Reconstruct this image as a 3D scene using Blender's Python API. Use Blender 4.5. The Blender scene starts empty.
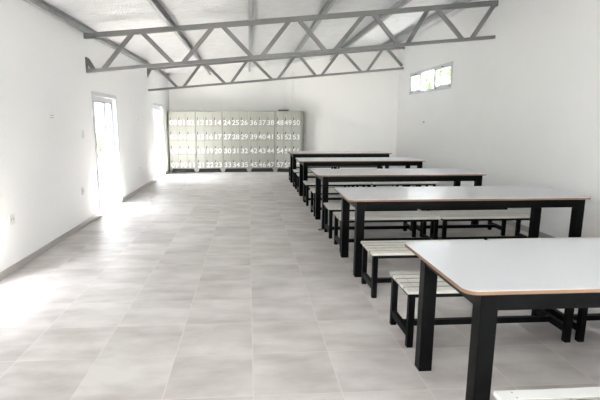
import bpy, bmesh, math, random
from mathutils import Vector, Matrix
random.seed(7)
D = bpy.data
COL = bpy.context.scene.collection
scn = bpy.context.scene

# ------------------------------------------------------------------ materials
def nt(name):
    m = D.materials.new(name); m.use_nodes = True
    t = m.node_tree
    return m, t, t.nodes['Principled BSDF']

def simple(name, col, rough=.5, metal=0.0, spec=.5, noise=0.0, nscale=8.0, bump=0.0, bscale=60.0, stretch=(1, 1, 1)):
    m, t, b = nt(name)
    b.inputs['Roughness'].default_value = rough
    b.inputs['Metallic'].default_value = metal
    b.inputs['Specular IOR Level'].default_value = spec
    tc = t.nodes.new('ShaderNodeTexCoord'); mp = t.nodes.new('ShaderNodeMapping')
    mp.inputs['Scale'].default_value = stretch
    t.links.new(tc.outputs['Object'], mp.inputs['Vector'])
    n = t.nodes.new('ShaderNodeTexNoise'); n.inputs['Scale'].default_value = nscale; n.inputs['Detail'].default_value = 5
    t.links.new(mp.outputs[0], n.inputs['Vector'])
    r = t.nodes.new('ShaderNodeMix'); r.data_type = 'RGBA'
    k = noise
    r.inputs[6].default_value = (col[0]*(1-k), col[1]*(1-k), col[2]*(1-k), 1)
    r.inputs[7].default_value = (min(1, col[0]*(1+k)), min(1, col[1]*(1+k)), min(1, col[2]*(1+k)), 1)
    t.links.new(n.outputs[0], r.inputs[0]); t.links.new(r.outputs[2], b.inputs['Base Color'])
    if bump:
        n2 = t.nodes.new('ShaderNodeTexNoise'); n2.inputs['Scale'].default_value = bscale; n2.inputs['Detail'].default_value = 4
        t.links.new(mp.outputs[0], n2.inputs['Vector'])
        bp = t.nodes.new('ShaderNodeBump'); bp.inputs['Strength'].default_value = bump; bp.inputs['Distance'].default_value = .01
        t.links.new(n2.outputs[0], bp.inputs['Height']); t.links.new(bp.outputs[0], b.inputs['Normal'])
    return m

M = {}
M['plaster'] = simple('plaster', (.90, .888, .868), .85, noise=.012, nscale=1.3, bump=.12, bscale=90)
M['plaster_cool'] = simple('plaster_cool', (.89, .887, .88), .85, noise=.02, nscale=1.1, bump=.12, bscale=90)
M['steel'] = simple('galvanised_beam', (.205, .205, .20), .45, .25, noise=.12, nscale=5)
M['purlin'] = simple('galvanised_purlin', (.48, .49, .485), .42, .3, noise=.22, nscale=14)
M['black'] = simple('black_paint', (.002, .002, .002), .42, spec=.10, noise=.2, nscale=9)
M['locker'] = simple('locker_paint', (.45, .45, .40), .7, spec=.1, noise=.03, nscale=3)
M['lockdark'] = simple('locker_gap', (.05, .05, .045), .8)
M['number'] = simple('white_vinyl', (.92, .92, .92), .5)
M['handle'] = simple('handle_grey', (.06, .06, .055), .4, .6)
M['alum'] = simple('white_aluminium', (.62, .63, .65), .35)
M['gasket'] = simple('rubber_gasket', (.22, .23, .25), .7)
M['latch'] = simple('black_latch', (.03, .03, .035), .4)
M['plastic'] = simple('white_plastic', (.74, .74, .72), .35)
M['plastic_dark'] = simple('grey_plastic', (.40, .41, .43), .4)
M['socket'] = simple('socket_grey', (.56, .56, .55), .4)
M['paper'] = simple('paper', (.92, .92, .91), .8)
M['folder'] = simple('dark_folder', (.05, .05, .05), .6)
M['laminate'] = simple('white_laminate', (.61, .62, .65), .3, noise=.01, nscale=4)
M['plyedge'] = simple('ply_edge', (.22, .12, .068), .55, noise=.18, nscale=30, stretch=(1, 1, 12))
M['slat'] = simple('whitewashed_slats', (.66, .64, .59), .55, noise=.07, nscale=5, stretch=(.6, 16, 6), bump=.15, bscale=18)
M['slatshade'] = simple('slat_gap_shade', (.33, .31, .27), .8, noise=.2)
M['slatwhite'] = simple('white_painted_slats', (.70, .70, .69), .5, noise=.03, nscale=7, stretch=(.8, 14, 6))
M['screw'] = simple('screw', (.38, .37, .34), .5, .3)
M['ochre'] = simple('ochre_scrap', (.36, .17, .06), .8)
M['concrete'] = simple('yard_concrete', (.26, .255, .24), .9, noise=.06, nscale=2)
M['leaf'] = simple('leaf', (.13, .16, .09), .6, noise=.35, nscale=3)
M['bark'] = simple('bark', (.12, .08, .05), .9, noise=.3, nscale=12)
M['housewall'] = simple('house_wall', (.12, .15, .18), .8, noise=.04)
M['addedwall'] = simple('added_wall', (.09, .10, .095), .9, noise=.1, nscale=1.2)
M['render'] = simple('cement_render', (.30, .30, .29), .9, noise=.1)
M['roofsheet'] = simple('roof_sheet', (.5, .5, .5), .5, .3)

def tile_mat(name, x0, y0, axes='xy'):
    m, t, b = nt(name)
    N, Lk = t.nodes.new, t.links.new
    tc = N('ShaderNodeTexCoord'); sp = N('ShaderNodeSeparateXYZ'); Lk(tc.outputs['Object'], sp.inputs[0])
    def mt(op, a, bb=None):
        n = N('ShaderNodeMath'); n.operation = op
        for i, v in enumerate((a, bb)):
            if v is None: continue
            if isinstance(v, (int, float)): n.inputs[i].default_value = v
            else: Lk(v, n.inputs[i])
        return n.outputs[0]
    u = mt('DIVIDE', mt('SUBTRACT', sp.outputs[0], x0), .5)
    v = mt('DIVIDE', mt('SUBTRACT', sp.outputs[1], y0), .5)
    fu, fv = mt('FRACT', u), mt('FRACT', v)
    def edge(f): return mt('MINIMUM', f, mt('SUBTRACT', 1.0, f))
    e = mt('MINIMUM', edge(fu), edge(fv))
    grout = mt('LESS_THAN', e, .0045)
    cb = N('ShaderNodeCombineXYZ'); Lk(mt('FLOOR', u), cb.inputs[0]); Lk(mt('FLOOR', v), cb.inputs[1])
    wn = N('ShaderNodeTexWhiteNoise'); wn.noise_dimensions = '3D'; Lk(cb.outputs[0], wn.inputs['Vector'])
    # cloudy cement pattern, different in each tile, drawn out along x
    sc = N('ShaderNodeVectorMath'); sc.operation = 'SCALE'; Lk(wn.outputs['Color'], sc.inputs[0]); sc.inputs['Scale'].default_value = 40
    mp = N('ShaderNodeMapping'); mp.inputs['Scale'].default_value = (1.0, 2.1, 1); Lk(tc.outputs['Object'], mp.inputs['Vector'])
    ad = N('ShaderNodeVectorMath'); ad.operation = 'ADD'; Lk(mp.outputs[0], ad.inputs[0]); Lk(sc.outputs[0], ad.inputs[1])
    n1 = N('ShaderNodeTexNoise'); n1.inputs['Scale'].default_value = 2.2; n1.inputs['Detail'].default_value = 7; n1.inputs['Roughness'].default_value = .55
    Lk(ad.outputs[0], n1.inputs['Vector'])
    cr = N('ShaderNodeValToRGB'); Lk(n1.outputs[0], cr.inputs[0])
    cr.color_ramp.elements[0].position = .33; cr.color_ramp.elements[0].color = (.47, .433, .42, 1)
    cr.color_ramp.elements[1].position = .66; cr.color_ramp.elements[1].color = (.655, .62, .603, 1)
    hs = N('ShaderNodeHueSaturation'); Lk(cr.outputs[0], hs.inputs['Color'])
    Lk(mt('ADD', .96, mt('MULTIPLY', wn.outputs['Value'], .08)), hs.inputs['Value'])
    mx = N('ShaderNodeMix'); mx.data_type = 'RGBA'; Lk(grout, mx.inputs[0]); Lk(hs.outputs[0], mx.inputs[6])
    mx.inputs[7].default_value = (.68, .63, .57, 1)
    Lk(mx.outputs[2], b.inputs['Base Color'])
    Lk(mt('ADD', .36, mt('MULTIPLY', n1.outputs[0], .16)), b.inputs['Roughness'])
    b.inputs['Specular IOR Level'].default_value = .16
    bp = N('ShaderNodeBump'); bp.inputs['Strength'].default_value = .25; bp.inputs['Distance'].default_value = .004
    Lk(mt('SUBTRACT', mt('MULTIPLY', n1.outputs[0], .3), grout), bp.inputs['Height']); Lk(bp.outputs[0], b.inputs['Normal'])
    return m
M['tile'] = tile_mat('porcelain_tile', .0073, 2.9553)
M['basetile'] = simple('baseboard_tile', (.44, .41, .395), .4, noise=.12, nscale=3)

def glass_mat(name='window_glass', tint=(.97, .985, .98)):
    m = D.materials.new(name); m.use_nodes = True; t = m.node_tree
    t.nodes.remove(t.nodes['Principled BSDF'])
    o = t.nodes['Material Output']
    tr = t.nodes.new('ShaderNodeBsdfTransparent'); tr.inputs[0].default_value = (*tint, 1)
    gl = t.nodes.new('ShaderNodeBsdfGlossy'); gl.inputs['Roughness'].default_value = .02
    lw = t.nodes.new('ShaderNodeLayerWeight'); pw = t.nodes.new('ShaderNodeMath'); pw.operation = 'POWER'; pw.inputs[1].default_value = 5
    t.links.new(lw.outputs['Facing'], pw.inputs[0]); fr = t.nodes.new('ShaderNodeMath'); fr.operation = 'MULTIPLY_ADD'
    fr.inputs[1].default_value = .5; fr.inputs[2].default_value = .035; t.links.new(pw.outputs[0], fr.inputs[0])
    n = t.nodes.new('ShaderNodeTexNoise'); n.inputs['Scale'].default_value = 2
    bp = t.nodes.new('ShaderNodeBump'); bp.inputs['Strength'].default_value = .02
    t.links.new(n.outputs[0], bp.inputs['Height']); t.links.new(bp.outputs[0], gl.inputs['Normal'])
    mx = t.nodes.new('ShaderNodeMixShader')
    t.links.new(fr.outputs[0], mx.inputs[0]); t.links.new(tr.outputs[0], mx.inputs[1]); t.links.new(gl.outputs[0], mx.inputs[2])
    t.links.new(mx.outputs[0], o.inputs[0])
    return m
M['glass'] = glass_mat()

def foil_mat():
    m, t, b = nt('insulation_foil')
    N, Lk = t.nodes.new, t.links.new
    tc = N('ShaderNodeTexCoord')
    mp = N('ShaderNodeMapping'); mp.inputs['Scale'].default_value = (1.6, 9, 1); Lk(tc.outputs['Object'], mp.inputs['Vector'])
    n = N('ShaderNodeTexNoise'); n.inputs['Scale'].default_value = 3.5; n.inputs['Detail'].default_value = 6; n.inputs['Roughness'].default_value = .65
    Lk(mp.outputs[0], n.inputs['Vector'])
    v = N('ShaderNodeTexVoronoi'); v.inputs['Scale'].default_value = 45; Lk(tc.outputs['Object'], v.inputs['Vector'])
    cr = N('ShaderNodeValToRGB'); Lk(n.outputs[0], cr.inputs[0])
    cr.color_ramp.elements[0].position = .34; cr.color_ramp.elements[0].color = (.80, .80, .79, 1)
    cr.color_ramp.elements[1].position = .55; cr.color_ramp.elements[1].color = (.95, .95, .945, 1)
    Lk(cr.outputs[0], b.inputs['Base Color'])
    b.inputs['Metallic'].default_value = .1; b.inputs['Roughness'].default_value = .5
    ad = N('ShaderNodeMath'); ad.operation = 'MULTIPLY_ADD'; Lk(n.outputs[0], ad.inputs[0]); ad.inputs[1].default_value = 2.2; Lk(v.outputs[0], ad.inputs[2])
    bp = N('ShaderNodeBump'); bp.inputs['Strength'].default_value = .8; bp.inputs['Distance'].default_value = .02
    Lk(ad.outputs[0], bp.inputs['Height']); Lk(bp.outputs[0], b.inputs['Normal'])
    return m
M['foil'] = foil_mat()

# ------------------------------------------------------------------ builders
class MB:
    def __init__(s): s.b = bmesh.new()
    def box(s, x0, x1, y0, y1, z0, z1, bev=0, mat=None):
        vs = [s.b.verts.new((x, y, z)) for x in (x0, x1) for y in (y0, y1) for z in (z0, z1)]
        fs = [s.b.faces.new([vs[i] for i in q]) for q in ((0, 1, 3, 2), (4, 6, 7, 5), (0, 4, 5, 1), (2, 3, 7, 6), (0, 2, 6, 4), (1, 5, 7, 3))]
        if bev:
            es = {e for f in fs for e in f.edges}
            bmesh.ops.bevel(s.b, geom=list(es), offset=bev, segments=2, affect='EDGES')
        elif mat: bmesh.ops.transform(s.b, matrix=mat, verts=vs)
        return s
    def bar(s, p, q, w, h, up=(0, 1, 0)):
        """box section bar from p to q, w across, h along `up`"""
        p, q = Vector(p), Vector(q); d = (q-p); L = d.length; d.normalize()
        u = Vector(up); a = d.cross(u).normalized(); u = a.cross(d).normalized()
        pr = [(-w/2, -h/2), (w/2, -h/2), (w/2, h/2), (-w/2, h/2)]
        r0 = [s.b.verts.new(p+a*i+u*j) for i, j in pr]; r1 = [s.b.verts.new(q+a*i+u*j) for i, j in pr]
        s.b.faces.new(r0[::-1]); s.b.faces.new(r1)
        for k in range(4): s.b.faces.new([r0[k], r0[(k+1) % 4], r1[(k+1) % 4], r1[k]])
        return s
    def cyl(s, c, r, h, axis='z', n=16, r2=None):
        m = {'z': Matrix(), 'x': Matrix.Rotation(math.pi/2, 4, 'Y'), 'y': Matrix.Rotation(math.pi/2, 4, 'X')}[axis]
        bmesh.ops.create_cone(s.b, cap_ends=True, segments=n, radius1=r, radius2=r if r2 is None else r2, depth=h, matrix=Matrix.Translation(c) @ m)
        return s
    def prism(s, pts, vec):
        """extrude polygon pts (3D) by vec"""
        v = Vector(vec)
        a = [s.b.verts.new(Vector(p)) for p in pts]; c = [s.b.verts.new(Vector(p)+v) for p in pts]
        s.b.faces.new(a); s.b.faces.new(c[::-1]); n = len(pts)
        for k in range(n): s.b.faces.new([a[k], c[k], c[(k+1) % n], a[(k+1) % n]])
        return s
    def build(s, name, mat, parent=None, smooth=False, bevel=0):
        bmesh.ops.recalc_face_normals(s.b, faces=s.b.faces[:])
        me = D.meshes.new(name); s.b.to_mesh(me); s.b.free()
        o = D.objects.new(name, me); COL.objects.link(o)
        for m in (mat if isinstance(mat, (list, tuple)) else [mat]): me.materials.append(m)
        if smooth:
            for p in me.polygons: p.use_smooth = True
        if bevel:
            md = o.modifiers.new('bevel', 'BEVEL'); md.width = bevel; md.segments = 2; md.limit_method = 'ANGLE'; md.angle_limit = .7
        if parent: o.parent = parent
        return o

def thing(name, label, cat, loc=(0, 0, 0), rz=0, group=None):
    o = D.objects.new(name, None); COL.objects.link(o); o.empty_display_size = .1
    o.location = loc; o.rotation_euler = (0, 0, rz); return tag(o, label, cat, group)
def tag(o, label, cat, group=None):
    o['label'] = label; o['category'] = cat
    if group: o['group'] = group
    return o
def struct(o): o['kind'] = 'structure'; return o
def copy_tree(o, parent=None):
    c = o.copy(); COL.objects.link(c); c.parent = parent
    for ch in list(o.children): copy_tree(ch, c)
    return c

# ------------------------------------------------------------------ setting
XL, XR, YF, YB = -2.391, 3.824, -3.4, 15.25
SL = .09
def roofz(x): return 2.7558 + SL*(x-XL)      # top of truss / underside of purlins
PH = .105                                     # purlin height
DX0, DY1 = 1.15, 12.5                         # chamfered corner: (1.15, YB) -> (XR, 12.5)
T = .15

f = MB().box(XL-T, XR+T, YF-T, YB+T, -.12, 0).build('floor', M['tile']); struct(f)

def wall_y(name, x0, x1, holes, ztop, y0=YF-T, y1=YB+T, mat='plaster'):
    """wall running along y with openings (ya, yb, za, zb)"""
    mb = MB(); y = y0
    for (a, b, za, zb) in sorted(holes):
        mb.box(x0, x1, y, a, 0, ztop)
        if za > 0: mb.box(x0, x1, a, b, 0, za)
        mb.box(x0, x1, a, b, zb, ztop); y = b
    mb.box(x0, x1, y, y1, 0, ztop)
    return struct(mb.build(name, M[mat]))
D1 = (7.80, 9.20, 0, 1.95); D2 = (12.62, 14.02, 0, 1.95); D0 = (3.66, 4.36, 0, 1.90)
BW = (-2.9, -.2, .9, 2.2)

wall_y('wall_left', XL-T, XL, [BW, D0, D1, D2], roofz(XL)+PH, mat='plaster_cool')
WIN = (9.17, 11.60, 2.115, 2.605)
wall_y('wall_right', XR, XR+T, [WIN], roofz(XR)+PH, y1=DY1, mat='plaster_cool')

def sloped(name, p, q, th, mat='plaster'):
    """wall from p to q (xy) whose top follows the roof; th = thickness vector"""
    mb = MB()
    mb.prism([(p[0], p[1], 0), (q[0], q[1], 0), (q[0], q[1], roofz(q[0])+PH+.055), (p[0], p[1], roofz(p[0])+PH+.055)], th)
    return struct(mb.build(name, M[mat]))
sloped('wall_back', (XL, YB), (DX0, YB), (0, T, 0))
sloped('wall_corner', (DX0, YB), (XR, DY1), (.11, .105, 0))
# front wall (behind the viewer): low sill, wide glazed opening, header
mb = MB()
mb.box(XL, XR, YF-T, YF, 0, .7); mb.box(XL, .55, YF-T, YF, .7, 2.3); mb.box(XR-.4, XR, YF-T, YF, .7, 2.3)
mb.box(.55, .85, YF-T, YF, .7, 2.3)
mb.prism([(XL, YF, 2.3), (XR, YF, 2.3), (XR, YF, roofz(XR)+PH), (XL, YF, roofz(XL)+PH)], (0, -T, 0))
struct(mb.build('wall_front', M['plaster']))
# shallow pier on the chamfered wall beside the back wall corner
d = Vector((XR-DX0, DY1-YB, 0)).normalized(); nrm = Vector((d.y, -d.x, 0)); nrm = nrm if nrm.y < 0 else -nrm
a = Vector((DX0, YB, 0)); mb = MB()
p0, p1 = a+d*.0, a+d*.30
mb.prism([p0, p1, p1+nrm*.025, p0+nrm*.025], (0, 0, 2.95))
struct(mb.build('trim_1', M['plaster']))

# baseboards
mb = MB(); y = YF
for (a_, b_, za, zb) in (D0, D1, D2): mb.box(XL, XL+.012, y, a_, 0, .075); y = b_
mb.box(XL, XL+.012, y, YB, 0, .075); struct(mb.build('baseboard_left', M['basetile'], bevel=.002))
struct(MB().box(XR-.012, XR, YF, DY1, 0, .075).build('baseboard_right', M['basetile'], bevel=.002))
struct(MB().box(XL+.012, DX0, YB-.012, YB, 0, .075).build('baseboard_back', M['basetile'], bevel=.002))
mb = MB(); a2, b2 = Vector((DX0, YB, 0)), Vector((XR, DY1, 0))
mb.prism([a2+d*.32, b2-d*.02, b2-d*.02+nrm*.012, a2+d*.32+nrm*.012], (0, 0, .075)); struct(mb.build('baseboard_corner', M['basetile']))

# ceiling: wrinkled reflective insulation blanket sagging between the purlins, sheeting above
PX = [XL+.035, -1.13, .045, 1.16, 2.30, 3.32]
def foil_z(x, y):
    z = roofz(x)+PH+.004
    # soft billow between purlins and a fold every 1.15 m, where two blanket strips overlap
    best = min(abs(x-p) for p in PX)
    sag = min(1, best/.5)
    s = (y+.35) % 1.15
    fold = math.exp(-((s-.575)/.05)**2)*.022
    w = math.sin(y*9.1+math.sin(x*2.3)*1.7)*.3+math.sin(y*17.3+x*3.1)*.25+math.sin(y*31+x*5+math.sin(x*7))*.2
    return z + .03*sag + sag*(.006*w) - fold*sag
mb = MB(); nx, ny = 84, 420; G = []
for i in range(nx+1):
    x = XL-.02+(XR-XL+.04)*i/nx
    G.append([mb.b.verts.new((x, YF+(YB-YF+.02)*j/ny, foil_z(x, YF+(YB-YF)*j/ny))) for j in range(ny+1)])
for i in range(nx):
    for j in range(ny): mb.b.faces.new([G[i][j], G[i][j+1], G[i+1][j+1], G[i+1][j]])
ce = mb.build('ceiling', M['foil'], smooth=True); struct(ce)
mb = MB()
zr = lambda x: roofz(x)+PH+.07
mb.prism([(XL-.28, YF-.3, zr(XL-.28)), (XR+.4, YF-.3, zr(XR+.4)), (XR+.4, YF-.3, zr(XR+.4)+.03), (XL-.28, YF-.3, zr(XL-.28)+.03)], (0, YB-YF+.7, 0))
rs = mb.build('roof', M['roofsheet']); struct(rs)
# closing strips between wall tops and sheeting
mb = MB()
mb.box(XL-T, XL-.02, YF-T, YB+T, roofz(XL)+PH, roofz(XL)+PH+.062); mb.box(XR+.02, XR+T, YF-T, YB+T, roofz(XR)+PH, roofz(XR)+PH+.07)
for ya in (YF-T, YB+.02):
    mb.prism([(XL-.02, ya, roofz(XL)+PH), (XR+.02, ya, roofz(XR)+PH), (XR+.02, ya, roofz(XR)+PH+.066), (XL-.02, ya, roofz(XL)+PH+.066)], (0, T-.02, 0))
struct(mb.build('trim_2', M['plaster']))

# ------------------------------------------------------------------ roof steel
def purlin(x, y0, y1, label, face):
    """cold formed C section, open side towards `face` (+1 = right)"""
    z0 = roofz(x)+.001; z1 = z0+PH-.004; w = .05; t = .004; lip = .016
    xb = x-face*w/2; xo = x+face*w/2
    mb = MB()
    mb.box(min(xb, xb+face*t), max(xb, xb+face*t), y0, y1, z0, z1)
    for za, zb in ((z0, z0+t), (z1-t, z1)): mb.box(min(xb, xo), max(xb, xo), y0, y1, za, zb)
    mb.box(min(xo, xo-face*t), max(xo, xo-face*t), y0, y1, z0, z0+lip); mb.box(min(xo, xo-face*t), max(xo, xo-face*t), y0, y1, z1-lip, z1)
    return tag(mb.build('roof_purlin', M['purlin']), label, 'roof beam', 'steel purlins running along the roof')
labs = ['galvanised steel purlin running along the top of the left wall',
        'galvanised steel purlin under the foil ceiling, first one out from the left wall',
        'galvanised steel purlin above the middle of the floor, second from the left wall',
        'galvanised steel purlin ending above the rightmost locker, third from the left wall',
        'galvanised steel purlin above the tables, second in from the right wall',
        'galvanised steel purlin closest to the right wall, ending above the high window side']
for i, x in enumerate(PX):
    ye = YB-.01 if x < DX0 else YB-.01-(x-DX0+.07)*(YB-DY1)/(XR-DX0)
    if i == 3: ye -= .05
    purlin(x, YF+.02, ye, labs[i], 1 if i <= 1 else -1)

def truss(y, tops, bots, label, start=None, endv=None):
    root = thing('roof_truss', label, 'roof truss', (0, y, 0), 0, 'lattice roof trusses')
    xa, xb = XL+.004, XR-.004; dep = .555; w = .075; th = .055
    def slab(z0off, hgt, y0, y1):
        return [(xa, y0, roofz(xa)+z0off), (xb, y0, roofz(xb)+z0off), (xb, y0, roofz(xb)+z0off+hgt), (xa, y0, roofz(xa)+z0off+hgt)]
    mb = MB()   # top chord: channel on its side, web towards the viewer
    mb.prism(slab(-.07, .07, -.03, 0), (0, .005, 0)); mb.prism(slab(-.005, .005, -.025, 0), (0, .055, 0)); mb.prism(slab(-.07, .005, -.025, 0), (0, .055, 0))
    mb.build('top_chord', M['steel'], root)
    mb = MB()
    mb.prism(slab(-dep, .048, -.03, 0), (0, .06, 0)); mb.build('bottom_chord', M['steel'], root, bevel=.004)
    seq = []
    zt = lambda x: roofz(x)-.055; zb = lambda x: roofz(x)-dep+.03
    g = .075
    for b in bots:
        l = [t for t in tops if t < b]; r = [t for t in tops if t > b]
        if l: seq.append(((l[-1]+g, 0, zt(l[-1]+g)), (b-g, 0, zb(b-g))))
        if r: seq.append(((b+g, 0, zb(b+g)), (r[0]-g, 0, zt(r[0]-g))))
    for p, q in seq:
        MB().bar(p, q, .062, .042).build('diagonal', M['steel'], root, bevel=.006)
    if start:      # bracket and short diagonal on the left wall
        MB().box(xa, xa+.02, -.03, .03, roofz(xa)-dep, roofz(xa)-.33).build('wall_bracket', M['steel'], root)
        MB().bar((xa+.02, 0, roofz(xa)-.36), (start, 0, zb(start)), .055, .042).build('diagonal', M['steel'], root)
    else:
        mb = MB(); mb.prism([(xa, -.03, roofz(xa)-.06), (xa+.10, -.03, roofz(xa)-.06), (xa, -.03, roofz(xa)-.24)], (0, .06, 0)); mb.build('wall_bracket', M['steel'], root)
    MB().box(xb-.03, xb, -.035, .035, roofz(xb)-.085, roofz(xb)-.02).build('wall_bracket', M['steel'], root)
    if endv: MB().bar((endv, 0, zt(endv)), (xb-.04, 0, roofz(xb)-dep+.08), .062, .042).build('diagonal', M['steel'], root, bevel=.006)
    # purlin cleats
    for x in PX[1:]:
        MB().box(x-.055, x+.055, -.034, .03, roofz(x)-.006, roofz(x)+.0).build('cleat', M['purlin'], root)
    return root
truss(7.648, [-1.62, -.44, .70, 1.83, 2.81, 3.85], [-2.22, -1.04, .14, 1.25, 2.37, 3.38],
      'grey steel lattice truss spanning wall to wall, the nearer of the two', start=-2.28)
truss(12.157, [-2.20, -1.07, .05, 1.19, 2.26, 3.34], [-1.62, -.48, .65, 1.72, 2.84],
      'grey steel lattice truss spanning wall to wall, the farther one towards the lockers', endv=3.40)

# ------------------------------------------------------------------ doors and windows
def pane_frame(mb, x0, x1, ya, yb, za, zb, w, wb=None):
    wb = wb or w
    mb.box(x0, x1, ya, ya+w, za, zb); mb.box(x0, x1, yb-w, yb, za, zb)
    mb.box(x0, x1, ya+w, yb-w, zb-w, zb); mb.box(x0, x1, ya+w, yb-w, za, za+wb)
def sliding_door(name, hole):
    ya, yb, za, zb = hole
    mb = MB(); pane_frame(mb, XL-.11, XL+.012, ya, yb, 0, zb, .065, .012)
    fr = struct(mb.build(name, M['alum'], bevel=.003))
    mid = (ya+yb)/2
    for k, (a_, b_) in enumerate(((ya+.065, mid+.0425), (mid-.0425, yb-.065))):
        x = XL-.045-k*.042
        mb = MB(); pane_frame(mb, x, x+.03, a_, b_, .014, zb-.065, .085, .12)
        sash = mb.build('sash', M['alum'], fr, bevel=.003)
        g = MB().box(x+.012, x+.018, a_+.07, b_-.07, .11, zb-.12); g.build('glass', M['glass'], sash)
        mb = MB(); pane_frame(mb, x+.0295, x+.0315, a_+.075, b_-.075, .125, zb-.14, .014); mb.build('gasket', M['gasket'], sash)
        if k == 0: MB().box(x+.03, x+.045, a_+.015, a_+.04, .9, 1.08).build('handle', M['latch'], sash)
    return fr
sliding_door('door_1', D1); sliding_door('door_2', D2)
ya, yb, za, zb = D0
mb = MB(); pane_frame(mb, XL-.11, XL+.012, ya, yb, 0, zb, .035, .012); struct(mb.build('door_3', M['alum']))

# high window on the right wall: outer panes are bottom-hung vents, middle fixed
def high_window(name, w, latches=True):
    ya, yb, za, zb = w
    mb = MB(); pane_frame(mb, XR-.012, XR+.07, ya, yb, za, zb, .035)
    c1, c2 = ya+(yb-ya)*.365, ya+(yb-ya)*.69
    mb.box(XR-.012, XR+.07, c1-.018, c1+.018, za+.03, zb-.03); mb.box(XR-.012, XR+.07, c2-.018, c2+.018, za+.03, zb-.03)
    fr = struct(mb.build(name, M['alum'], bevel=.002))
    for k, (a_, b_) in enumerate(((ya+.03, c1-.018), (c1+.018, c2-.018), (c2+.018, yb-.03))):
        H = zb-za-.06; w_ = .06 if k != 1 else .03
        lean = (0.05, 0, .035)[k]
        mb = MB(); pane_frame(mb, -.012, .012, a_+.003, b_-.003, 0, H, w_)
        s = mb.build('sash', M['alum'], fr, bevel=.002); s.location = (XR+.0+.02, 0, za+.03); s.rotation_euler = (0, -lean, 0)
        g = MB().box(-.003, .003, a_+w_, b_-w_, w_-.002, H-w_+.002).build('glass', M['glass'], s)
        if k != 1:
            MB().box(-.035, -.012, (a_+b_)/2-.03, (a_+b_)/2+.03, H-.035, H-.010).build('latch', M['latch'], s)
            for yy in (a_+.04, b_-.06): MB().box(-.03, -.012, yy-.03, yy+.03, .006, .022).build('hinge', M['latch'], s)
    return fr
high_window('window_1', WIN)
def plain_window(name, axis, c, a0, a1, za, zb, n):
    mb = MB(); w = .05; cuts = [a0+(a1-a0)*i/n for i in range(n+1)]
    def bx(p, q, z0, z1):
        if axis == 'y': mb.box(c-.03, c+.03, p, q, z0, z1)
        else: mb.box(p, q, c-.03, c+.03, z0, z1)
    bx(a0, a1, za, za+w); bx(a0, a1, zb-w, zb)
    for i, q in enumerate(cuts):
        q0 = max(a0, q-w/2); q1 = min(a1, q+w/2)
        if i == 0: q1 = a0+w
        if i == n: q0 = a1-w
        bx(q0, q1, za+w, zb-w)
    fr = struct(mb.build(name, M['alum']))
    g = MB()
    if axis == 'y': g.box(c-.003, c+.003, a0+w/2, a1-w/2, za+w/2, zb-w/2)
    else: g.box(a0+w/2, a1-w/2, c-.003, c+.003, za+w/2, zb-w/2)
    g.build('glass', M['glass'], fr); return fr
plain_window('window_2', 'y', XL-.08, -2.9, -.2, .9, 2.2, 4)
plain_window('window_3', 'x', YF-.08, .85, XR-.4, .7, 2.3, 3)

# ------------------------------------------------------------------ wall fittings
def plate(name, side, y, z, w, h, label, cat, build):
    x = XL if side == 'l' else XR; sg = 1 if side == 'l' else -1
    root = thing(name, label, cat, (x, y, z), 0 if side == 'l' else math.pi)
    MB().box(0, .009, -w/2, w/2, -h/2, h/2).build('plate', M['plastic'], root, bevel=.002)
    build(root); return root
def outlet(root):
    for s in (-1, 1):
        o = MB().cyl((.0095, s*.022, 0), .016, .003, 'x').build('socket', M['socket'], root)
def switch(root):
    for s in (-1, 1): MB().box(.009, .013, -.018, .018, s*.022-.016, s*.022+.016).build('rocker', M['plastic'], root, bevel=.001)
plate('wall_outlet', 'l', 4.95, .527, .105, .105, 'white power outlet low on the left wall, the one nearest the viewer', 'power outlet', outlet)
plate('wall_outlet', 'l', 7.08, .515, .075, .105, 'white power outlet low on the left wall just before the first glass door', 'power outlet', outlet)
plate('wall_outlet', 'l', 10.82, .49, .075, .07, 'small white power outlet low on the left wall between the two glass doors', 'power outlet', outlet)
plate('light_switch', 'l', 7.28, 1.31, .07, .12, 'white light switch at hand height beside the first glass door', 'light switch', switch)
plate('wall_thermostat', 'l', 10.8, 1.54, .07, .05, 'tiny grey wall box at head height between the two glass doors', 'wall box', lambda r_: MB().box(.009, .016, -.02, .02, -.012, .012).build('cover', M['plastic_dark'], r_))
plate('wall_sensor', 'r', 10.54, 1.487, .11, .055, 'tiny grey wall box on the right wall below the high window', 'wall box', lambda r_: MB().box(.009, .015, -.035, .035, -.014, .014).build('cover', M['plastic_dark'], r_))
lab = thing('wall_label', 'small white paper notice with two grey lines on the left wall', 'notice', (XL, 6.205, 1.556))
MB().box(0, .002, -.085, .085, -.035, .035).build('paper', M['paper'], lab)
for z in (.011, -.016):
    mb = MB(); yy = -.065
    while yy < .06:
        w_ = random.uniform(.012, .03); mb.box(.002, .0028, yy, min(yy+w_, .068), z-.006, z+.006); yy += w_+.006
    mb.build('print_line', M['plastic_dark'], lab)

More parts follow.
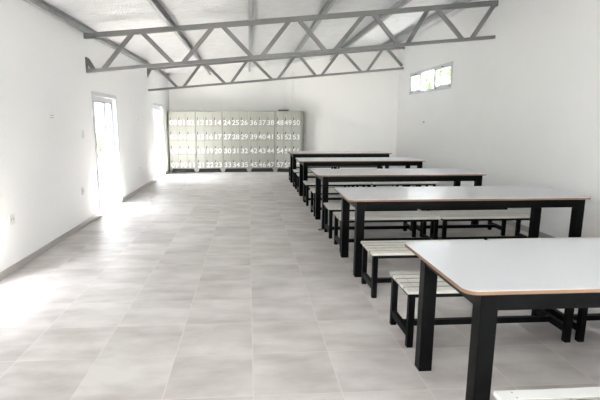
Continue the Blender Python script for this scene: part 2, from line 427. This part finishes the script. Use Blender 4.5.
# ------------------------------------------------------------------ lockers
def text_mesh(s, size, mat):
    c = D.curves.new('t', 'FONT'); c.body = s; c.size = size; c.align_x = 'CENTER'; c.align_y = 'CENTER'
    c.extrude = .0012; c.offset = size*.016
    o = D.objects.new('t', c); COL.objects.link(o)
    dg = bpy.context.evaluated_depsgraph_get(); me = D.meshes.new_from_object(o.evaluated_get(dg))
    D.objects.remove(o); D.curves.remove(c); me.materials.clear(); me.materials.append(mat); return me
LW, LH, LD, LZ = .776, 1.79, .34, .115
def locker(first, loc, rz, label):
    root = thing('locker_unit', label, 'locker', loc, rz, 'lockers along the back wall')
    x0, x1 = -LW/2, LW/2; y0 = 0
    mb = MB(); t = .012
    mb.box(x0, x0+t, y0, LD, LZ, LH); mb.box(x1-t, x1, y0, LD, LZ, LH)
    mb.box(x0+t, x1-t, y0, LD, LH-t, LH); mb.box(x0+t, x1-t, y0, LD, LZ, LZ+t); mb.box(x0+t, x1-t, LD-t, LD, LZ+t, LH-t)
    cw = (LW-2*t)/3; chh = (LH-LZ-2*t)/4
    for i in (1, 2): mb.box(x0+t+i*cw-.004, x0+t+i*cw+.004, y0+.03, LD-t, LZ+t, LH-t)
    for j in (1, 2, 3): mb.box(x0+t, x1-t, y0+.03, LD-t, LZ+t+j*chh-.004, LZ+t+j*chh+.004)
    mb.build('body', M['locker'], root)
    for r_ in range(4):
        for c in range(3):
            n = first+r_*3+c
            xa = x0+t+c*cw+.006; xb = xa+cw-.012; zb = LH-t-r_*chh-.006; za = zb-chh+.012
            dm = MB().box(xa, xb, y0-.002, y0+.010, za, zb).build('door', M['locker'], root, bevel=.003)
            MB().box(xa+.035, xa+.052, y0-.014, y0-.002, zb-chh*.60, zb-chh*.40).build('handle', M['handle'], dm, bevel=.002)
            me = text_mesh('%02d' % n, .205, M['number'])
            o = D.objects.new('number', me); COL.objects.link(o); o.parent = dm
            o.rotation_euler = (math.pi/2, 0, 0); o.location = ((xa+xb)/2+.008, y0-.004, zb-chh*.775)
            o.scale = (1.08, 1, 1)
            mb = MB()
            for q in range(3): mb.box(xa+.09, xb-.06, y0-.0035, y0-.002, zb-.045-q*.018, zb-.040-q*.018)
            mb.build('vent', M['locker'], dm)
    # splayed sheet metal feet with a recess between them
    for s in (-1, 1):
        mb = MB(); xe = s*LW/2
        mb.prism([(xe, 0, LZ), (xe, 0, 0), (xe-s*.035, 0, 0), (xe-s*.085, 0, LZ)], (0, .014, 0))
        mb.box(min(xe, xe-s*.012), max(xe, xe-s*.012), .014, LD, 0, LZ)
        mb.build('foot', M['locker'], root)
    MB().box(x0+.012, x1-.012, .06, .072, .0, LZ).build('plinth', M['lockdark'], root)
    return root
wh = ['leftmost of the five beside the second glass door', 'second from the left wall', 'middle one of the five', 'fourth from the left wall', None]
LR = math.radians(22)
for k in range(5):
    cxx = -2.335+LW/2+k*.779
    if k < 4: locker(12*k, (cxx, 14.56, 0), 0, 'steel lockers numbered %02d to %02d, %s' % (12*k, 12*k+11, wh[k]))
    else: locker(48, (-2.335+4*.779+LW/2*math.cos(LR)+.012, 14.56-LW/2*math.sin(LR), 0), -LR, 'steel lockers numbered 48 to 59, rightmost unit, with papers lying on top')
# loose papers lying on the last locker
lx = -2.335+LW/2+4*.779
for (dx, dy, w_, d_, h_, rz, mt, lbl, nm, ct, zz) in (
        (-.13, .12, .28, .20, .045, .2, 'folder', 'flat dark folder on top of the rightmost locker unit', 'folder', 'folder', 0),
        (.17, .10, .28, .20, .04, -.25, 'paper', 'white sheaf of paper on top of the rightmost locker unit', 'paper_sheaf', 'papers', 0)):
    mb = MB(); n_ = 4
    for q in range(n_):
        mb.box(-w_/2, w_/2, -d_/2, d_/2, h_*q/n_+.0002, h_*(q+1)/n_-.001, mat=Matrix.Rotation((q-1.5)*.05, 4, 'Z'))
    o = mb.build(nm, M[mt]); o.location = (lx+dx, 14.44+dy-dx*.3, LH+.001+zz); o.rotation_euler = (0, 0, rz)
    tag(o, lbl, ct)

# ------------------------------------------------------------------ tables
TX, TLn, TW, TZ, TT = .943, 2.425, .905, .768, .019
def table_proto():
    root = thing('dining_table', '', 'table')
    mb = MB(); R_ = .06; pts = []
    for cx_, cy_, a0 in ((TLn-R_, R_, -90), (TLn-R_, TW-R_, 0), (R_, TW-R_, 90), (R_, R_, 180)):
        for q in range(7):
            a_ = math.radians(a0+q*15); pts.append((cx_+R_*math.cos(a_), cy_+R_*math.sin(a_)))
    mb.prism([(x, y, TZ-TT) for x, y in pts], (0, 0, TT-.002))
    top = mb.build('tabletop', M['plyedge'], root, bevel=.0015)
    mb = MB(); c0 = Vector((TLn/2, TW/2, 0)); k = .997
    mb.prism([(TLn/2+(x-TLn/2)*.9985, TW/2+(y-TW/2)*.997, TZ-.002) for x, y in pts], (0, 0, .002))
    lm = mb.build('laminate_surface', M['laminate'], top); lm['label'] = 'glossy white laminate surface'
    a_, ins, ly, lyb = .080, .075, .008, .125
    for sx in (0, 1):
        for sy in (0, 1):
            xx = ins if sx == 0 else TLn-ins-a_; yy = ly if sy == 0 else TW-lyb-a_
            MB().box(xx, xx+a_, yy, yy+a_, 0, TZ-TT).build('leg', M['black'], root, bevel=.003)
    mb = MB(); zt, zb_ = TZ-TT, TZ-TT-.078
    mb.box(ins+a_, TLn-ins-a_, ly+.004, ly+.044, zb_, zt); mb.box(ins+a_, TLn-ins-a_, TW-lyb-.044, TW-lyb-.004, zb_, zt)
    mb.box(ins+.004, ins+.044, ly+a_, TW-lyb-a_, zb_, zt); mb.box(TLn-ins-.044, TLn-ins-.004, ly+a_, TW-lyb-a_, zb_, zt)
    mb.build('apron', M['black'], root, bevel=.002)
    return root
TY = [1.955, 4.470, 6.610, 9.020, 11.23]
ordn = ['nearest to the viewer', 'second from the viewer', 'middle of the five', 'fourth from the viewer', 'farthest one by the lockers']
tp = table_proto()
for i, y in enumerate(TY):
    o = tp if i == 0 else copy_tree(tp)
    o.location = (TX, y, 0); o['label'] = 'long white topped dining table with black legs, ' + ordn[i]; o['group'] = 'dining tables in a column'

# ------------------------------------------------------------------ benches
BL, BWd, BZ = 1.190, .440, .405
def bench_proto(mat):
    root = thing('slatted_bench', '', 'bench')
    mb = MB(); n = 5; gap = .011; sw = (BWd-gap*(n-1))/n
    for i in range(n):
        y0 = i*(sw+gap); e0, e1 = random.uniform(-.004, .004), random.uniform(-.004, .004); mb.box(e0, BL+e1, y0, y0+sw, BZ-.022, BZ, bev=.003)
    mb.b.normal_update()
    for fc in mb.b.faces:     # gap shade between slats, put into the colour of the inner edges
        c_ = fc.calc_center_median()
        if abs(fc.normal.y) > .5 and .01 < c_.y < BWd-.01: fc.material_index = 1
    seat = mb.build('seat', [M[mat], M['slatshade']], root)
    mb = MB()
    for i in range(n):
        for x in (.07, BL-.07):
            for q in (.25, .75): mb.cyl((x, i*(sw+gap)+sw*q, BZ+.0003), .0045, .0012, 'z', 8)
    mb.build('screws', M['screw'], seat)
    L = .042; ix, iy = .018, .014; zt = BZ-.022
    for x in (ix, BL-ix-L):
        for y in (iy, BWd-iy-L): MB().box(x, x+L, y, y+L, 0, zt).build('leg', M['black'], root, bevel=.002)
        MB().box(x+.004, x+L-.004, iy+L, BWd-iy-L, .065, .115).build('end_stretcher', M['black'], root, bevel=.002)
    mb = MB(); h = .03
    mb.box(ix+L, BL-ix-L, iy+.004, iy+.034, zt-h, zt); mb.box(ix+L, BL-ix-L, BWd-iy-.034, BWd-iy-.004, zt-h, zt)
    mb.box(ix+.004, ix+.034, iy+L, BWd-iy-L, zt-h, zt); mb.box(BL-ix-.034, BL-ix-.004, iy+L, BWd-iy-L, zt-h, zt)
    mb.build('seat_frame', M['black'], root)
    MB().box(ix+L-.004, BL-ix-L+.004, BWd/2-.02, BWd/2+.02, .072, .112).build('long_stretcher', M['black'], root, bevel=.002)
    return root
near_y = [1.330, 3.890, 6.060, 8.545, 10.750]; far_y = [2.957, 5.370, 7.540, 9.940, 12.085]
bp = bench_proto('slat'); bw = bench_proto('slatwhite')
tn = ['the nearest table', 'the second table', 'the middle table', 'the fourth table', 'the farthest table']
first = True
for i in range(5):
    for side, ys in (('front', near_y), ('rear', far_y)):
        for col in (0, 1):
            if i == 0 and side == 'front':
                o = bw if col == 0 else copy_tree(bw)
            else:
                o = bp if first else copy_tree(bp); first = False
            jx = random.uniform(-.008, .008); jy = random.uniform(-.01, .01)
            o.location = (1.026 - (.02 if i > 1 else 0) - (.03 if i == 0 and side == 'front' else 0) + jx*.6 + col*(BL+.025), ys[i]+jy*.5, 0)
            o['label'] = 'slatted bench, %s end of the row %s %s' % (
                'aisle' if col == 0 else 'right wall', 'in front of' if side == 'front' else 'behind', tn[i])
            o['group'] = 'slatted benches along the tables'

# scrap on the floor beside the second bench row
mb = MB(); mb.box(-.03, .02, -.02, .02, 0.0, .018, bev=.005); mb.box(.0, .035, -.005, .03, .0, .012, bev=.004)
o = mb.build('wood_scrap', M['ochre']); o.location = (.985, 6.58, .0); tag(o, 'small brown scrap lying on the floor beside the bench legs', 'scrap')

# ------------------------------------------------------------------ outside
g = MB().box(-40, 40, -40, 60, -.2, -.125).build('ground', M['concrete']); struct(g)
def leafy(mb, c, rad, n, size):
    for _ in range(n):
        v = Vector([random.gauss(0, 1) for _ in range(3)]).normalized()*(random.random()**.4)
        p = Vector(c)+Vector((v.x*rad[0], v.y*rad[1], v.z*rad[2]))
        a_ = Vector([random.gauss(0, 1) for _ in range(3)]).normalized(); b_ = a_.cross(Vector([random.gauss(0, 1) for _ in range(3)])).normalized()
        s = size*random.uniform(.6, 1.3)
        vs = [mb.b.verts.new(p+q) for q in (-a_*s, b_*s*.45, a_*s, -b_*s*.45)]
        mb.b.faces.new(vs)
def tree(name, loc, trunk, crad, n, size, label, cat):
    root = thing(name, label, cat, loc)
    mb = MB(); mb.cyl((0, 0, trunk/2), .09, trunk, 'z', 10, .05)
    for k in range(4):
        a_ = k*1.7; mb.bar((0, 0, trunk*.8), (math.cos(a_)*crad[0]*.5, math.sin(a_)*crad[1]*.5, trunk+crad[2]*.4), .04, .04, (.1, .2, 1))
    mb.build('trunk', M['bark'], root)
    mb = MB(); leafy(mb, (0, 0, trunk+crad[2]*.6), crad, n, size); mb.build('foliage', M['leaf'], root)
tree('shrub', (-6.6, 22.3, -.125), .3, (.25, .5, 1.0), 900, .07, 'green shrub standing outside beyond the first glass door', 'shrub')
tree('tree', (9.5, 28.6, -.125), 2.6, (1.3, 2.2, 1.9), 7000, .2, 'leafy tree outside the high window, towards its left pane', 'tree')
tree('tree', (9.8, 24.2, -.125), 2.4, (1.5, 2.0, 1.9), 7000, .2, 'leafy tree outside the high window, behind its middle pane', 'tree')

# dark wall added to dim the view through the glass doors
tag(MB().box(-8.2, -8.0, 8, 62, -.125, 2.45).build('added_wall', M['addedwall'], bevel=.02), 'dark wall added outside beyond the glass doors to dim the view', 'added wall')
# unseen block added close outside on the left to cut sky light
root = thing('sky_blocker', 'unseen plain block added outside left of the near doorway to cut sky light', 'light blocker', (-4.6, 4.0, -.125))
MB().box(-4, 0, -2.6, 6.4, 0, 4.2).build('walls', M['addedwall'], root)
MB().box(-4.2, .1, -2.8, 6.6, 4.2, 4.35).build('roof', M['roofsheet'], root)
MB().box(0, .03, -.6, .4, 0, 2.1).build('door', M['plastic_dark'], root)
# neighbouring house
root = thing('house', 'pale grey blue house far outside beyond the first glass door', 'house', (-12.5, 31.0, -.125))
mb = MB(); mb.box(-2.5, 2.5, -6, 6, 0, 3.0); mb.build('walls', M['housewall'], root)
mb = MB(); mb.prism([(-2.8, -6.3, 3.0), (2.8, -6.3, 3.0), (0, -6.3, 4.1)], (0, 12.6, 0)); mb.build('roof', M['roofsheet'], root)
for yy in (-4.2, -.6, 3.0):
    fr_ = MB().box(2.5, 2.54, yy, yy+1.2, 1.0, 2.2).build('window', M['alum'], root)
    MB().box(2.54, 2.55, yy+.08, yy+1.12, 1.08, 2.12).build('pane', M['plastic_dark'], fr_)
MB().box(2.5, 2.54, 4.6, 5.5, 0, 2.1).build('door', M['plastic_dark'], root)

# ------------------------------------------------------------------ light
w = D.worlds.new('World'); scn.world = w; w.use_nodes = True
bg = w.node_tree.nodes['Background']; bg.inputs[1].default_value = 5.0
tc = w.node_tree.nodes.new('ShaderNodeTexCoord'); sp = w.node_tree.nodes.new('ShaderNodeSeparateXYZ')
cr = w.node_tree.nodes.new('ShaderNodeValToRGB')
w.node_tree.links.new(tc.outputs['Generated'], sp.inputs[0]); w.node_tree.links.new(sp.outputs[2], cr.inputs[0]); w.node_tree.links.new(cr.outputs[0], bg.inputs[0])
cr.color_ramp.elements[0].position = 0; cr.color_ramp.elements[0].color = (.80, .81, .82, 1)
cr.color_ramp.elements[1].position = .7; cr.color_ramp.elements[1].color = (.95, .99, 1.07, 1)
sun = D.lights.new('sun', 'SUN'); sun.energy = 24; sun.angle = math.radians(.7); sun.color = (1, .975, .94)
so = D.objects.new('sun', sun); COL.objects.link(so)
so.rotation_euler = Vector((.365, -.055, -1)).to_track_quat('-Z', 'Y').to_euler()
# sky portals fitted into the openings (they emit nothing, they only guide the sky light)
def portal(loc, sx, sy, dirv):
    l = D.lights.new('portal', 'AREA'); l.shape = 'RECTANGLE'; l.size = sx; l.size_y = sy
    l.cycles.is_portal = True
    o = D.objects.new('portal', l); COL.objects.link(o); o.location = loc
    o.rotation_euler = Vector(dirv).to_track_quat('-Z', 'Z').to_euler()
for (a_, b_, za, zb) in (D0, D1, D2, BW):
    portal((XL-.14, (a_+b_)/2, (za+zb)/2), b_-a_, zb-za, (1, 0, 0))
for (a_, b_, za, zb) in (WIN,):
    portal((XR+.14, (a_+b_)/2, (za+zb)/2), b_-a_, zb-za, (-1, 0, 0))
portal(((.85+XR-.4)/2, YF-.14, 1.4), XR-.4-.85, 1.4, (0, 1, 0))

# ------------------------------------------------------------------ camera
fpx, yaw, pitch, roll, h, cx, cy = 484.2945, .07, .1923, .0011, 1.4988, 283.05, 215.6
cd = D.cameras.new('camera'); cam = D.objects.new('camera', cd); COL.objects.link(cam)
cd.sensor_fit = 'HORIZONTAL'; cd.sensor_width = 36; cd.lens = fpx/600*36
cd.shift_x = (300-cx)/600; cd.shift_y = (cy-200)/600; cd.clip_start = .05; cd.clip_end = 200
cy_, sy_, cp, sp_ = math.cos(yaw), math.sin(yaw), math.cos(pitch), math.sin(pitch)
fw = Vector((sy_*cp, cy_*cp, -sp_)); rt = Vector((cy_, -sy_, 0)); up = rt.cross(fw)
r2 = rt*math.cos(roll)+up*math.sin(roll); u2 = -rt*math.sin(roll)+up*math.cos(roll)
mtx = Matrix((r2, u2, -fw)).transposed().to_4x4(); mtx.translation = (0, 0, h); cam.matrix_world = mtx
scn.camera = cam
vs = scn.view_settings; vs.view_transform = 'Standard'; vs.look = 'None'; vs.gamma = 1; vs.use_curve_mapping = False; vs.exposure = 2.76
